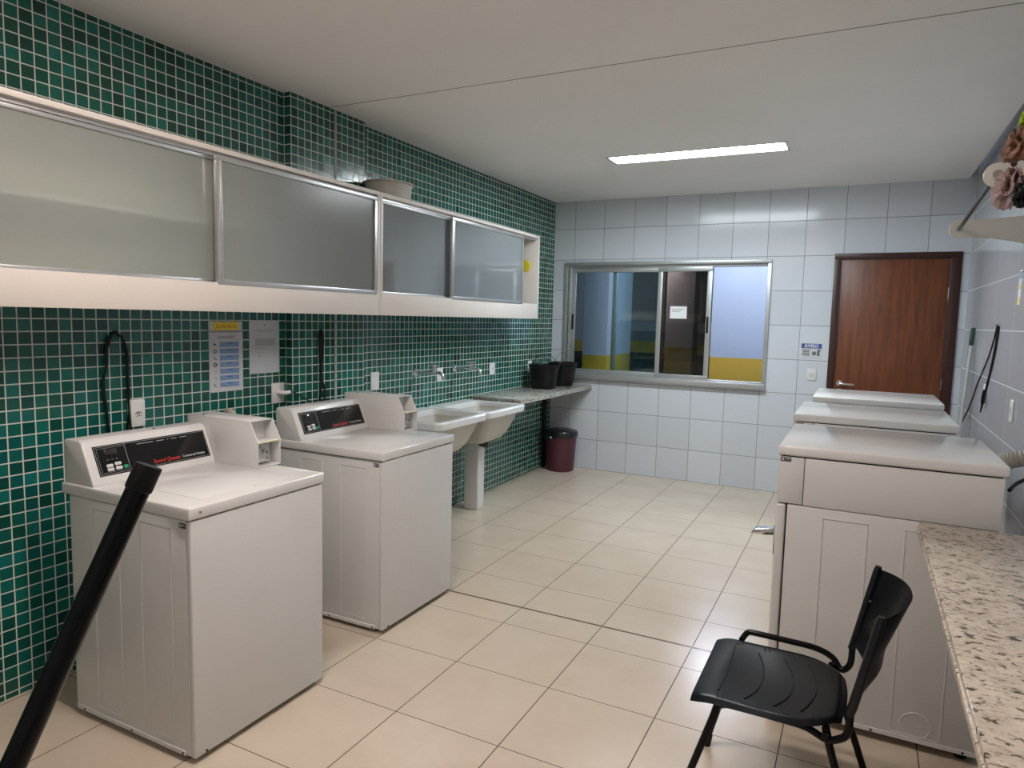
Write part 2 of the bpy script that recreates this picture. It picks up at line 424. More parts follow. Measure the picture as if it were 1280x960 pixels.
# ---- door
d = thing('door_1', '', 'x', (3.18, D, 0)); d['kind'] = 'structure'; del d['label']; del d['category']
mb = MB(); mb.box(DX0, DX0+.052, D-.015, D+.10, 0, DZ-.048, .002); mb.box(DX1-.075, DX1, D-.015, D+.10, 0, DZ-.048, .002)
mb.box(DX0, DX1, D-.015, D+.10, DZ-.048, DZ, .004)
obj('door_frame', mb, 'dframe', d)
obj('door_leaf', MB().box(DX0+.055, DX1-.078, D+.012, D+.045, .008, DZ-.052, .003), 'door', d)
mb = MB(); mb.lathe([(0, 0), (.026, 0), (.026, .008), (.010, .010), (.010, .045), (0, .045)], n=24, mat=Matrix.Translation((2.812, D+.012, 1.062)) @ Matrix.Rotation(R(90), 4, 'X'))
mb.tube(smooth([(2.812, D-.030, 1.062), (2.85, D-.034, 1.060), (2.93, D-.032, 1.056)]), [.011]*12+[.009])
mb.lathe([(0, 0), (.024, 0), (.024, .006), (0, .006)], n=24, mat=Matrix.Translation((2.812, D+.012, .99)) @ Matrix.Rotation(R(90), 4, 'X'))
obj('door_handle', mb, 'chrome', d)
for z in (.3, 1.1, 1.86): obj('hinge', MB().tube([(DX1-.078, D+.006, z-.05), (DX1-.078, D+.006, z+.05)], .007), 'chrome', d)

# ---- the garage outside the window
GZ = -.45; PX0, PX1, PX2, PX3 = -.33, .19, -3.75, -3.17
struct('ground', MB().box(-7, 7, D+.16, 17.2, GZ-.1, GZ), 'g_floor')
struct('wall_garage_right', MB().box(1.01, 7, 10.0, 10.2, GZ, 2.9), 'g_wall')
struct('wall_garage_far', MB().box(-7, 7, 16.4, 16.6, GZ, 2.9), 'g_far')
struct('wall_garage_left', MB().box(-7.2, -7, D+.16, 16.6, GZ, 2.9), 'g_far')
struct('wall_garage_end', MB().box(7, 7.2, D+.16, 16.6, GZ, 2.9), 'g_far')
struct('ceiling_garage', MB().box(-7, 7, D+.14, 16.6, 2.9, 3.0), 'g_dark')
g = 'painted garage pillars seen through the window'
tag(obj('garage_pillar', MB().box(-.585, -.215, 9.0, 10.1, GZ, 2.9, .01), 'g_pill'), 'wide pale grey garage pillar with yellow base, behind left window pane', 'pillar')
tag(obj('garage_pillar', MB().box(PX0, PX1, 12.6, 13.0, GZ, 2.9, .01), 'g_brown'), 'brownish garage pillar with dull yellow band, behind the taped paper notice', 'pillar')
tag(obj('garage_pillar', MB().box(PX2, PX3, 15.7, 16.1, GZ, 2.9, .01), zones('garage_far_pillar', [(.80, BK), (1.08, (.55, .40, .05)), (9, (.42, .45, .52))])), 'distant white garage pillar with yellow band at the left window edge', 'pillar')
c = thing('parked_car', 'dark parked car in the garage, low behind the left window panes', 'car', (-.93, 14.4, GZ))
mb = MB(); n = 26
prof = [(-2.1, .35), (-2.12, .62), (-1.95, .80), (-1.25, .90), (-.65, 1.34), (.55, 1.38), (1.35, .98), (2.05, .92), (2.12, .55), (2.1, .3)]
mb.prism([(-.93+q[0]*.9, GZ+q[1]*.92) for q in prof], 1, 13.6, 15.2, .04)
obj('car_body', mb, 'car', c)
for xx in (-2.2, .25):
    for yy in (13.66, 15.14): obj('wheel', MB().tube([(xx, yy-.09, GZ+.29), (xx, yy+.09, GZ+.29)], .285, 24), 'blackmatt', c)
gl = thing('ceiling_light', 'added unseen tube light that brightens the garage outside the window', 'light', (1.6, 8.4, 2.84))
obj('fill_housing', MB().box(1.0, 2.2, 8.3, 8.5, 2.85, 2.9, .005), 'white', gl)
obj('fill_tube', MB().tube([(1.02, 8.4, 2.82), (2.18, 8.4, 2.82)], .03, 12), emit('garage_fill', *LAMP_GARAGE_FILL), gl)

gl = thing('ceiling_light', 'added unseen tube light that brightens the far part of the garage', 'light', (-1.0, 12.2, 2.84))  # another unseen lamp, added to brighten the far wall and pillars
obj('fill_housing', MB().box(-1.6, -.4, 12.1, 12.3, 2.85, 2.9, .005), 'white', gl)
obj('fill_tube', MB().tube([(-1.58, 12.2, 2.82), (-.42, 12.2, 2.82)], .03, 12), emit('garage_fill_far', (.85, .9, 1.0), 90.0), gl)

# ---- ceiling lamps (recessed troffers; the one behind the camera is added fill)
def troffer(l, spec, label):
    x0, x1, ya, yb = l
    t = thing('ceiling_light', label, 'light', ((x0+x1)/2, (ya+yb)/2, H))
    m = MB(); e = .014
    m.box(x0, x1, ya, ya+e, H-.004, H+.06, .001); m.box(x0, x1, yb-e, yb, H-.004, H+.06, .001)
    m.box(x0, x0+e*1.6, ya+e, yb-e, H-.004, H+.06, .001); m.box(x1-e*1.6, x1, ya+e, yb-e, H-.004, H+.06, .001)
    obj('light_frame', m, 'alu', t)
    obj('diffuser', MB().box(x0+e*1.6, x1-e*1.6, ya+e, yb-e, H+.004, H+.012), emit('diffuser_glow', *spec), t)
troffer(LAMPS[0], LAMP_FAR, 'long white recessed ceiling light near the window wall')
troffer(LAMPS[1], LAMP_NEAR, 'warm recessed ceiling light above the nearest washing machine, overhead')
troffer(LAMPS[2], LAMP_BACK_FILL, 'added warm fill light in the ceiling behind the viewpoint, out of view')

# ================================================================== WALL CABINETS
def cabinet(y0, y1, label, doors, glassname):
    x0, x1, z0, z1 = .0 if y0 > 3.1 else .002, .35, 1.57, 2.302
    t = thing('wall_cabinet', label, 'cabinet', ((x0+x1)/2, (y0+y1)/2, z0))
    m = MB(); th = .022
    bx = PD+.002
    m.box(bx, x1, y0+th, y1-th, z1-th, z1, .001); m.box(bx, x1-th, y0+th, y1-th, 1.655, 1.675, .001)
    m.box(bx, x1, y0, y0+th, z0, z1, .001); m.box(bx, x1, y1-th, y1, z0, z1, .001)
    m.box(x1-th, x1, y0+th, y1-th, z0, 1.702, .001)          # fascia below the doors
    obj('cabinet_body', m, 'cab', t)
    m = MB(); m.box(bx, bx+.008, y0+th, y1-th, 1.675, z1-th); obj('back_panel', m, 'cab_in', t)
    obj('shelf', MB().box(bx+.008, .284, y0+th, (y1-th if y0 < 3 else 5.02), 1.962, 1.985, .001), 'white', t)
    m = MB()
    for zz, hh in ((1.675, .022), (z1-th-.016, .016)):
        m.box(.288, .293, y0+th, y1-th, zz, zz+hh); m.box(.316, .320, y0+th, y1-th, zz, zz+hh); m.box(.321, .327, y0+th, y1-th, zz, zz+hh)
    obj('door_track', m, 'alu', t)
    for (a0, a1, xx) in doors:
        m = MB(); za, zb = 1.692, z1-th-.010
        if xx > .33: za, zb = 1.693, z1-th-.012
        s_ = .024
        m.box(xx, xx+.020, a0, a1, zb-s_, zb, .003); m.box(xx, xx+.020, a0, a1, za, za+s_, .003)
        m.box(xx, xx+.020, a0, a0+s_, za+s_, zb-s_, .001); m.box(xx, xx+.020, a1-s_, a1, za+s_, zb-s_, .001)
        m.box(xx+.019, xx+.023, a0+s_-.004, a0+s_+.004, za+.018, zb-.018, .001); m.box(xx+.019, xx+.023, a1-s_-.004, a1-s_+.004, za+.018, zb-.018, .001)
        dd = obj('sliding_door', m, 'alu', t)
        obj('glass_pane', MB().box(xx+.008, xx+.012, a0+s_-.004, a1-s_+.004, za+s_-.004, zb-s_+.004), glassname, dd)
cabinet(.62, 3.162, 'long white wall cabinet with two frosted sliding doors above the washing machines', [(.66, 2.03, .298), (1.985, 3.132, .334)], 'frost')
cabinet(3.166, 5.445, 'shorter white wall cabinet left partly open, above the sinks', [(3.20, 4.36, .298), (3.975, 5.115, .334)], 'frost_bright')
# things in and on the cabinets
yo = obj('sponge_holder', MB().lathe([(0, .0), (.045, 0), (.055, .02), (.052, .035), (0, .045)], n=24, mat=Matrix.Translation((.25, 5.385, 2.035)) @ Matrix.Rotation(R(90), 4, 'X')), 'yellowp')
tag(yo, 'round yellow plastic disc on the side wall in the open cabinet end', 'disc')
tag(obj('wire_hook', MB().tube([(.262, 5.422, 1.885), (.262, 5.400, 1.875), (.262, 5.388, 1.855), (.262, 5.395, 1.835), (.262, 5.410, 1.840)], .003, 8), 'alu'), 'small wire hook in the open cabinet end below the yellow disc', 'hook')
bw = thing('plastic_bowl', 'grey plastic bowl on top of the wall cabinets', 'bowl', (.185, 3.46, 2.302))
obj('bowl_body', MB().lathe([(0, 0), (.142, 0), (.150, .006), (.156, .085), (.160, .100), (.170, .102), (.172, .108), (.156, .108), (.150, .090), (.142, .012), (0, .010)], (.185, 3.46, 2.302), 44, sx=.92, sy=1.0), 'bowl', bw)
obj('bowl_rim', MB().tube([(.185+.157*math.cos(q*.14), 3.46+.171*math.sin(q*.14), 2.408) for q in range(45)], .005, 8, closed=True), 'bowl', bw)

# ================================================================== WASHERS
def emboss(m, axis, c_, s0, s1, z0, z1, out, wd=.005, h=.0022):
    """thin raised rectangular bead pressed in sheet metal; axis 1: face at y=c_ facing out"""
    rs = [(s0, s0+wd, z0, z1), (s1-wd, s1, z0, z1), (s0, s1, z0, z0+wd), (s0, s1, z1-wd, z1)]
    for (p0, p1, q0, q1) in rs:
        if axis == 1: m.box(p0, p1, min(c_, c_+out*h), max(c_, c_+out*h)+.0005, q0, q1, .0009, 1)
        else: m.box(min(c_, c_+out*h), max(c_, c_+out*h), p0, p1, q0, q1, .0009, 1)
def washer(label, fx, y0, group):
    wd = .651; y1 = y0+wd; bx = fx-.712
    t = thing('washing_machine', label, 'washing machine', (fx-.35, y0+wd/2, 0), group)
    m = MB()
    m.box(bx+.03, fx-.026, y0+.010, y1-.010, .022, .8665, .006, 3)
    emboss(m, 1, y0+.010, fx-.54, fx-.388, .06, .834, -1); emboss(m, 1, y0+.010, fx-.272, fx-.108, .06, .828, -1)
    m.box(bx+.04, fx-.05, y0+.004, y0+.012, .022, .040, .002, 1)
    obj('cabinet_body', m, 'enamel', t)
    m = MB(); m.box(fx-.026, fx-.004, y0+.008, y1-.008, .022, .8665, .006, 3)
    obj('front_panel', m, 'enamel', t)
    m = MB(); m.box(bx, fx, y0, y1, .870, .914, .007, 3)
    obj('top_panel', m, 'enamel_lid', t)
    m = MB(); m.box(fx-.52, fx-.065, y0+.10, y0+.545, .910, .9165, .003, 2)
    m.tube([(fx-.063, y0+.34, .9155), (fx-.063, y0+.38, .9155)], .004, 8)
    obj('lid', m, 'enamel_lid', t)
    obj('gap_shade', MB().box(bx+.035, fx-.012, y0+.014, y1-.014, .864, .872), 'dark', t)  # dark strip stands in for the shade in the seam under the top
    for sx in (.07, .64):
        for sy in (.06, .59): obj('foot', MB().lathe([(0, 0), (.022, 0), (.022, .008), (.010, .010), (.010, .024), (0, .024)], (fx-sx, y0+sy, 0), 16), 'blackmatt', t)
    for sx in (.063, .340, .622): obj('screw', MB().tube([(fx-sx, y0+.0105, .031), (fx-sx, y0+.003, .031)], .0045, 10), 'dark', t)
    obj('screw', MB().tube([(fx-.01, y0+.055, .031), (fx-.0025, y0+.055, .031)], .005, 10), 'dark', t)
    # console: sloped housing
    ce = y0+.545
    pr = [(bx+.012, .912), (bx+.012, 1.068), (bx+.022, 1.080), (bx+.105, 1.080), (bx+.122, 1.070), (bx+.186, .925), (bx+.188, .912)]
    m = MB(); m.prism(pr, 1, y0+.006, ce, .005)
    cons = obj('control_console', m, 'enamel', t)
    # black face plate on the slope
    A = Vector((bx+.124, 0, 1.066)); B = Vector((bx+.185, 0, .927)); dv = (B-A).normalized(); nv = Vector((-dv.z, 0, dv.x)); L = (B-A).length
    if nv.x < 0: nv = -nv
    # frame of reference on the slope: u along +y, v up the slope, n outward
    def sm(u, v, n_): p = B+(-dv)*v+nv*n_; return Vector((p.x, y0+u, p.z))
    rot = Matrix((Vector((0, 1, 0)), -dv, nv)).transposed()
    def plate(m, u0, u1, v0, v1, n0, n1, bev=0):
        c_ = sm((u0+u1)/2, (v0+v1)/2, (n0+n1)/2)
        m.box(-(u1-u0)/2, (u1-u0)/2, -(v1-v0)/2, (v1-v0)/2, -(n1-n0)/2, (n1-n0)/2, bev, 2, Matrix.Translation(c_) @ rot.to_4x4())
    m = MB(); plate(m, .040, .528, .020, .138, -.002, .0015); fp = obj('face_plate', m, 'panel', t)
    m = MB()
    for (u0, u1, v0, v1) in ((.044, .524, .0245, .0257), (.044, .524, .1325, .1337), (.044, .0452, .0245, .1337), (.5228, .524, .0245, .1337), (.163, .1645, .0245, .1337),
                             (.052, .158, .031, .0318), (.052, .158, .126, .1268), (.052, .0528, .031, .1268)):
        plate(m, u0, u1, v0, v1, .001, .0019)
    obj('pinstripe', m, 'inkgrey', fp)
    m = MB(); plate(m, .080, .128, .099, .122, .001, .004, .001); obj('display_window', m, plain('display_smoke', (.03, .025, .022), .1), fp)
    for (u, v) in ((.086, .056), (.119, .060), (.086, .041), (.119, .043)):
        m = MB(); plate(m, u-.013, u+.013, v-.0065, v+.0065, .001, .006, .003); obj('button', m, 'btn', fp)
    m = MB(); plate(m, .137, .156, .036, .050, .001, .006, .003); obj('button', m, 'green', fp, 'green start button')
    for u in (.085, .103, .121): m = MB(); plate(m, u-.004, u+.004, .079, .0805, .001, .002); obj('indicator_mark', m, 'inkgrey', fp)
    for (ua, ub) in ((.215, .286), (.300, .334), (.348, .354), (.366, .392), (.406, .440)):
        m = MB(); plate(m, ua, ub, .1215, .1240, .001, .002); obj('fine_print', m, 'inkgrey', fp)
    text('brand_lettering', 'Speed Queen', .022, sm(.262, .040, .0022), rot, 'red', fp, .0004, 'LEFT', 1.0, .25)
    text('model_lettering', 'Commercial Washer', .015, sm(.395, .0400, .0022), rot, 'btn', fp, .0004, 'LEFT', .85, 0)
    obj('lock_hole', MB().tube([(bx+.075, y0+.335, 1.078), (bx+.075, y0+.335, 1.0815)], .006, 12), 'dark', cons)
    # coin box housing beside the console
    c0, c1 = y0+.545, y0+.672
    cp = [(bx+.012, .915), (bx+.012, 1.112), (fx-.312, 1.112), (fx-.268, 1.026), (fx-.268, .915)]
    m = MB(); tk = .004
    m.prism(cp, 1, c0, c0+tk, .0012); m.prism(cp, 1, c1-tk, c1, .0012)
    m.box(bx+.012, fx-.312, c0, c1, 1.108, 1.112, .001); m.box(bx+.012, bx+.016, c0, c1, .915, 1.112)
    m.box(bx+.012, fx-.268, c0+tk, c1-tk, .915, .919)
    m.box(fx-.36, fx-.27, c0+tk, c1-tk, 1.020, 1.024, .001)
    m.box(fx-.335, fx-.330, c0+tk, c1-tk, .919, 1.020); m.box(fx-.365, fx-.360, c0+tk, c1-tk, 1.024, 1.108)
    cb = obj('coin_box', m, 'enamel', t)
    obj('coin_box_lip', MB().box(fx-.276, fx-.2665, c0+tk+.001, c1-tk-.001, 1.0195, 1.0245, .0008, 1), plain('yellowed_edge', (.70, .66, .38), .5), cb)
    obj('keyhole', MB().tube([(fx-.289, c0+.066, .975), (fx-.2872, c0+.066, .975)], .006, 10), 'ink', cb)
    obj('coin_slot', MB().box(fx-.3595, fx-.357, c0+.035, c0+.065, 1.085, 1.093), 'paperw', cb)
    m = MB(); m.box(fx-.331, fx-.305, c0+.030, c0+.100, .930, 1.008, .003); m.tube([(fx-.306, c0+.066, .975), (fx-.288, c0+.066, .975)], .013, 14)
    m.tube([(fx-.306, c0+.084, .945), (fx-.292, c0+.084, .945)], .006, 10); m.tube([(fx-.306, c0+.045, .995), (fx-.292, c0+.045, .995)], .006, 10)
    obj('coin_mechanism', m, 'alu', cb)
    obj('box_lock', MB().tube([(bx+.10, c0+.02, 1.111), (bx+.10, c0+.02, 1.118)], .008, 12), 'chrome', cb)
    # maker's sticker
    m = MB(); m.box(fx-.062, fx-.030, y0+.0085, y0+.0105, .838, .856); st = obj('sticker', m, 'ink', t)
    m = MB(); m.box(fx-.058, fx-.050, y0+.0078, y0+.0088, .842, .852); m.box(fx-.046, fx-.034, y0+.0078, y0+.0088, .848, .851); obj('sticker_print', m, 'btn', st)
    return t
GW = 'white top loading washing machines along the mosaic wall'
w1 = washer('nearest white top loading washing machine, beside the black pole', 1.006, 1.302, GW)
w2 = dup(w1, (.957-.35, 2.4075+.651/2, 0), 'second white washing machine, behind the nearest one and next to the sinks')
# small worn mark only on the near washer rim
obj('worn_mark', MB().box(1.0045, 1.0070, 1.302+.040, 1.302+.050, .888, .896), plain('rust_mark', (.30, .22, .15), .7), w1, 'small rust coloured scratch')

# drain hose / cable bundle behind and between the machines
hs = obj('drain_hose', MB().tube(smooth([(.05, 2.28, .02), (.045, 2.27, .5), (.06, 2.25, .9), (.12, 2.22, 1.06), (.20, 2.20, 1.03), (.23, 2.19, .85), (.20, 2.20, .4), (.15, 2.24, .05)], 10), .018, 12), 'duct')
tag(hs, 'pale ribbed hose rising in the gap between the two washing machines', 'hose')

# ================================================================== DRYERS
def dryer(label, x0, y0, group, wd=.676):
    x1 = x0+.745; y1 = y0+wd
    t = thing('dryer', label, 'dryer', (x0+.37, y0+wd/2, 0), group)
    m = MB(); m.box(x0+.040, x1-.012, y0+.006, y1-.006, .035, .870, .005, 2)
    m.box(x0+.095, x1-.012, y0+.005, y1-.005, .872, 1.058, .004, 2)
    emboss(m, 1, y0+.006, x0+.168, x0+.327, .055, .836, -1); emboss(m, 1, y0+.006, x0+.445, x0+.610, .055, .834, -1)
    # round knockout ring low on the side
    ring = [(x0+.528+.05*math.cos(R(q*15)), y0+.0055, .100+.048*math.sin(R(q*15))) for q in range(24)]
    m.tube(ring, .0022, 6, closed=True)
    m.box(x0+.05, x1-.02, y0+.001, y0+.007, .035, .052, .0015, 1)
    obj('cabinet_body', m, 'enamel', t)
    m = MB(); m.box(x0, x0+.034, y0+.004, y1-.004, .035, .868, .007, 3)
    fp = obj('front_panel', m, 'enamel', t)
    m = MB(); m.box(x0, x0+.093, y0+.005, y1-.005, .874, 1.058, .004, 2)
    cp = obj('control_housing', m, 'enamel', t)
    m = MB(); m.box(x0-.002, x0+.001, y0+.05, y1-.05, .905, 1.035, .001, 1); obj('face_plate', m, 'panel', cp)
    for k in range(3): obj('button', MB().box(x0-.006, x0-.001, y0+.12+.05*k, y0+.15+.05*k, .95, .965, .002), 'btn', cp)
    m = MB(); m.box(x0-.006, x1, y0, y1, 1.063, 1.103, .009, 3); obj('top_panel', m, 'enamel_lid', t)
    obj('gap_shade', MB().box(x0+.012, x1-.02, y0+.012, y1-.012, 1.054, 1.066), 'dark', t)  # shade of the seam below the top, made as a dark strip
    m = MB(); m.box(x0-.012, x0+.002, y0+.13, y1-.13, .34, .80, .006, 3); dr = obj('dryer_door', m, 'enamel', t)
    m = MB(); m.prism([(x0+.002, .762), (x0-.075, .752), (x0-.092, .728), (x0-.006, .734), (x0+.002, .74)], 1, y0+.012, y0+.058, .003)
    m.box(x0-.004, x0+.001, y0+.008, y0+.062, .66, .775, .001, 1)
    obj('coin_slide', m, 'chrome', fp, 'chrome coin slide sticking out of the front')
    for sx in (.07, .68):
        for sy in (.06, wd-.06): obj('foot', MB().lathe([(0, 0), (.022, 0), (.022, .010), (.010, .012), (.010, .036), (0, .036)], (x0+sx, y0+sy, 0), 16), 'blackmatt', t)
    for sx in (.10, .385, .68): obj('screw', MB().tube([(x0+sx, y0+.002, .0435), (x0+sx, y0-.001, .0435)], .0045, 10), 'dark', t)
    m = MB(); m.box(x0+.006, x0+.045, y0+.0035, y0+.0055, 1.040, 1.056); st = obj('sticker', m, 'ink', t)
    m = MB(); m.box(x0+.010, x0+.018, y0+.003, y0+.004, 1.044, 1.053); m.box(x0+.024, x0+.041, y0+.003, y0+.004, 1.049, 1.052); obj('sticker_print', m, 'btn', st)
    return t
GD = 'white dryers in a row along the right wall'
d1 = dryer('nearest white dryer, beside the black chair and granite counter', 2.706, 2.636, GD)
d2 = dup(d1, (2.673+.37, 3.70+.338, 0), 'middle white dryer of the row, between the nearest and the one by the door')
d3 = dup(d1, (2.703+.37, 4.765+.338, 0), 'farthest white dryer, closest to the wooden door')
for o in [c_ for ch_ in d2.children for c_ in ch_.children if c_.name.startswith('coin_slide')]: bpy.data.objects.remove(o)

# ================================================================== SINKS
def sink(y0, y1, label, bar):
    xf, zt = .575, .88
    t = thing('laundry_sink', label, 'sink', (.29, (y0+y1)/2, 0))
    # rim slab with a bowl cut out: rounded-rectangle loops lofted down
    def loop(xa, xb, ya, yb, rr, z, n=6):
        o = []
        for (cx, cy, a0) in ((xb-rr, yb-rr, 0), (xa+rr, yb-rr, 90), (xa+rr, ya+rr, 180), (xb-rr, ya+rr, 270)):
            for k in range(n+1): q = R(a0+90*k/n); o.append((cx+rr*math.cos(q), cy+rr*math.sin(q), z))
        return o
    def loft(m, loops, capend=True, close=False):
        vs = [[m.bm.verts.new(p) for p in l] for l in loops]; n = len(vs[0])
        prs = list(zip(vs, vs[1:]))+([(vs[-1], vs[0])] if close else [])
        for A, B in prs:
            for k in range(n): m.bm.faces.new((A[k], A[(k+1) % n], B[(k+1) % n], B[k]))
        if capend: m.bm.faces.new(vs[-1][::-1])
        return vs
    xw = .004
    m = MB()
    # slab
    loft(m, [loop(xw, xf-.003, y0+.002, y1-.002, .055, zt-.050), loop(xw, xf+.002, y0-.001, y1+.001, .058, zt-.010), loop(xw+.004, xf-.006, y0+.006, y1-.006, .052, zt),
             loop(.125, xf-.045, y0+.045, y1-.045, .05, zt-.001), loop(.130, xf-.052, y0+.052, y1-.052, .05, zt-.02),
             loop(.130, xf-.052, y0+.052, y1-.052, .05, zt-.042)], False, True)
    obj('sink_rim', m, 'sink', t)
    m = MB()
    loft(m, [loop(.118, xf-.040, y0+.040, y1-.040, .055, zt-.040), loop(.135, xf-.055, y0+.058, y1-.058, .055, zt-.10), loop(.165, xf-.105, y0+.10, y1-.10, .06, .665), loop(.185, xf-.145, y0+.13, y1-.13, .06, .615), loop(.21, xf-.18, y0+.16, y1-.16, .05, .600)])
    loft(m, [loop(.130, xf-.052, y0+.052, y1-.052, .05, zt-.040), loop(.148, xf-.068, y0+.070, y1-.070, .05, zt-.10), loop(.178, xf-.118, y0+.112, y1-.112, .05, .675), loop(.21, xf-.165, y0+.15, y1-.15, .05, .625)])
    obj('basin', m, 'basin', t)
    cy = (y0+y1)/2
    m = MB(); cy = y1-.06 if y1 > 4.5 else y1-.02
    m.tube(smooth([(.27, cy-.16, .603), (.27, cy-.14, .560), (.26, cy-.06, .535), (.22, cy, .545), (.12, cy, .553), (.06, cy, .555), (.012, cy, .555)]), .026, 14)
    m.tube([(.002, cy, .555), (.02, cy, .555)], .036, 16)
    obj('drain_trap', m, 'blackmatt', t)
    return t
s1 = sink(3.50, 4.155, 'front marble laundry sink, nearer the washing machines', 1)
s2 = sink(4.168, 4.79, 'rear marble laundry sink on a white pedestal, beside the granite shelf', 1)
m = MB(); m.box(.120, .250, 4.58, 4.690, 0, .601, .008, 3)
obj('pedestal', m, 'white', s2)
def faucet(y, label, lever):
    t = thing('wall_faucet', label, 'faucet', (.0, y, 1.15))
    m = MB(); m.lathe([(0, 0), (.032, 0), (.028, .010), (.014, .016), (0, .016)], n=20, mat=Matrix.Translation((0.002, y, 1.15)) @ Matrix.Rotation(R(90), 4, 'Y'))
    obj('wall_flange', m, 'chrome', t)
    m = MB(); m.tube(smooth([(.012, y, 1.15), (.12, y, 1.155), (.20, y, 1.158), (.232, y, 1.150), (.246, y, 1.128), (.250, y, 1.105)]), [.013]*20+[.013]*5+[.011], 14)
    m.tube([(.16, y, 1.150), (.16, y, 1.192)], .014, 14)
    obj('spout', m, 'chrome', t)
    m = MB(); m.lathe([(0, 0), (.012, 0), (.012, .010), (.022, .014), (.024, .028), (.012, .034), (0, .034)], (.16, y, 1.188), 16)
    m.tube([(.13, y-.02, 1.205), (.19, y+.02, 1.205)], .006, 8); m.tube([(.14, y+.025, 1.205), (.18, y-.025, 1.205)], .006, 8)
    obj('tap_handle', m, 'chrome', t)
faucet(4.045, 'chrome wall faucet above the front laundry sink', 1)
faucet(4.60, 'chrome wall faucet above the rear laundry sink', 1)

# ================================================================== GRANITE SHELF (left) AND COUNTER (right)
sh = thing('granite_shelf', 'grey granite shelf in the window corner holding two black buckets', 'shelf', (.24, 5.74, .855))
obj('slab', MB().box(.002, .468, 4.90, D-.002, .868, .895, .002), 'gran_l', sh)
obj('front_apron', MB().box(.448, .472, 4.90, D-.002, .853, .872, .002), 'gran_l', sh)
tag(obj('drain_pipe', MB().box(.001, .030, 6.362, 6.432, .002, .866, .004), 'blackmatt'), 'black vertical pipe duct below the granite shelf behind the bin', 'pipe')
cn = thing('granite_counter', 'speckled beige granite counter at the lower right, along the wall', 'counter', (3.45, 1.5, .845))
obj('slab', MB().box(3.188, W-.002, .35, 2.592, .860, .882, .003), 'gran_r', cn)
obj('front_apron', MB().box(3.184, 3.206, .35, 2.592, .845, .866, .003), 'gran_r', cn)
for y in (.9, 2.25): m = MB(); m.prism([(W-.001, .860), (W-.001, .55), (W-.03, .55), (3.30, .835), (3.30, .860)], 1, y, y+.03); obj('bracket', m, 'gran_r', cn)

# ================================================================== BUCKETS, BIN
def bucket(c, r0, r1, h, hand, label):
    t = thing('bucket', label, 'bucket', c, 'black buckets on the granite shelf')
    obj('bucket_body', MB().lathe([(0, 0), (r0, 0), (r0+.004, .004), (r1-.004, h-.03), (r1+.004, h-.028), (r1+.006, h), (r1-.004, h), (r1-.012, h-.03), (r0-.006, .008), (0, .008)], c, 40), 'black', t)
    obj('bucket_handle', MB().tube([(c[0]+math.cos(hand)*r1*math.cos(R(q)), c[1]+math.sin(hand)*r1*math.cos(R(q)), c[2]+h-.02+.115*math.sin(R(q))) for q in range(0, 181, 10)], .0022, 8), 'blackmetal', t)
    return t
bucket((.215, 5.92, .895), .110, .150, .235, R(60), 'nearer black bucket on the granite shelf, against the mosaic wall')
bucket((.25, 6.30, .895), .105, .145, .240, R(-35), 'farther black bucket on the granite shelf, in the corner by the window')
bn = thing('waste_bin', 'maroon waste bin with a black swing lid in the corner below the shelf', 'waste bin', (.215, 6.38, 0))
c = (.225, 6.375, 0)
obj('bin_body', MB().lathe([(0, 0), (.132, 0), (.140, .006), (.163, .385), (.157, .387), (.133, .012), (0, .010)], c, 44), 'maroon', bn)
obj('bin_lid', MB().lathe([(.150, .36), (.170, .355), (.176, .37), (.176, .40), (.165, .418), (.10, .436), (0, .440)], c, 44), 'bag', bn)
m = MB(); m.box(.17, .19, 6.205, 6.212, .352, .368, .001); obj('white_tag', m, 'paperw', bn)

# ================================================================== WALL PLATES, POSTERS, CABLES on the left wall
def plate(name, label, x, y0, y1, z0, z1, kind):
    t = thing(name, label, 'socket' if kind else 'cover plate', (x, (y0+y1)/2, (z0+z1)/2))
    obj('cover_plate', MB().box(x, x+.010, y0, y1, z0, z1, .004, 2), 'white', t)
    cy, cz = (y0+y1)/2, (z0+z1)/2
    if kind == 1:
        m = MB()
        for dz in (-.0, .016): m.box(x+.0095, x+.0108, cy-.010, cy+.010, cz+dz-.004, cz+dz+.004)
        obj('socket_holes', m, 'ink', t)
    if kind == 2: obj('socket_holes', MB().box(x+.0095, x+.0108, cy-.006, cy+.006, cz-.004, cz+.008), 'ink', t)
    return t
pt = thing('sensor_box', 'white plastic wall box with a black emblem above the nearest washer', 'box', (.0, 1.803, 1.10))
obj('box_body', MB().box(.0, .032, 1.768, 1.838, 1.035, 1.160, .006, 3), 'white', pt)
m = MB(); m.tube([(.0325, 1.803+.018*math.cos(R(q)), 1.092+.012*math.sin(R(q))) for q in range(10, 171, 16)], .0016, 6)
m.box(.032, .0332, 1.795, 1.799, 1.090, 1.101); m.box(.032, .0332, 1.804, 1.808, 1.090, 1.103); m.box(.032, .0332, 1.790, 1.818, 1.084, 1.086)
obj('emblem', m, 'ink', pt)
o2 = plate('wall_socket', 'white wall socket with a grey plug in it, below the typed notice', 0, 2.628, 2.722, 1.055, 1.172, 3)
plate('wall_plate', 'blank white wall plate right of the second washer coin box', 0, 3.512, 3.598, 1.058, 1.182, 0)
plate('wall_socket', 'white wall socket beside the front faucet', 0, 4.332, 4.412, 1.058, 1.168, 1)
plate('wall_socket', 'white wall socket beyond the rear faucet', 0, 5.188, 5.282, 1.058, 1.168, 2)
plate('wall_socket', 'white wall socket just behind the nearer black bucket', 0, 5.99, 6.07, 1.03, 1.15, 3)
pg = thing('power_plug', 'grey power plug with black cord in the socket below the typed notice', 'plug', (.012, 2.69, 1.115))
obj('plug_body', MB().tube(smooth([(.010, 2.668, 1.118), (.035, 2.668, 1.118), (.055, 2.69, 1.116), (.058, 2.715, 1.120)]), [.013]*10+[.012]*8+[.009], 12), 'white', pg)
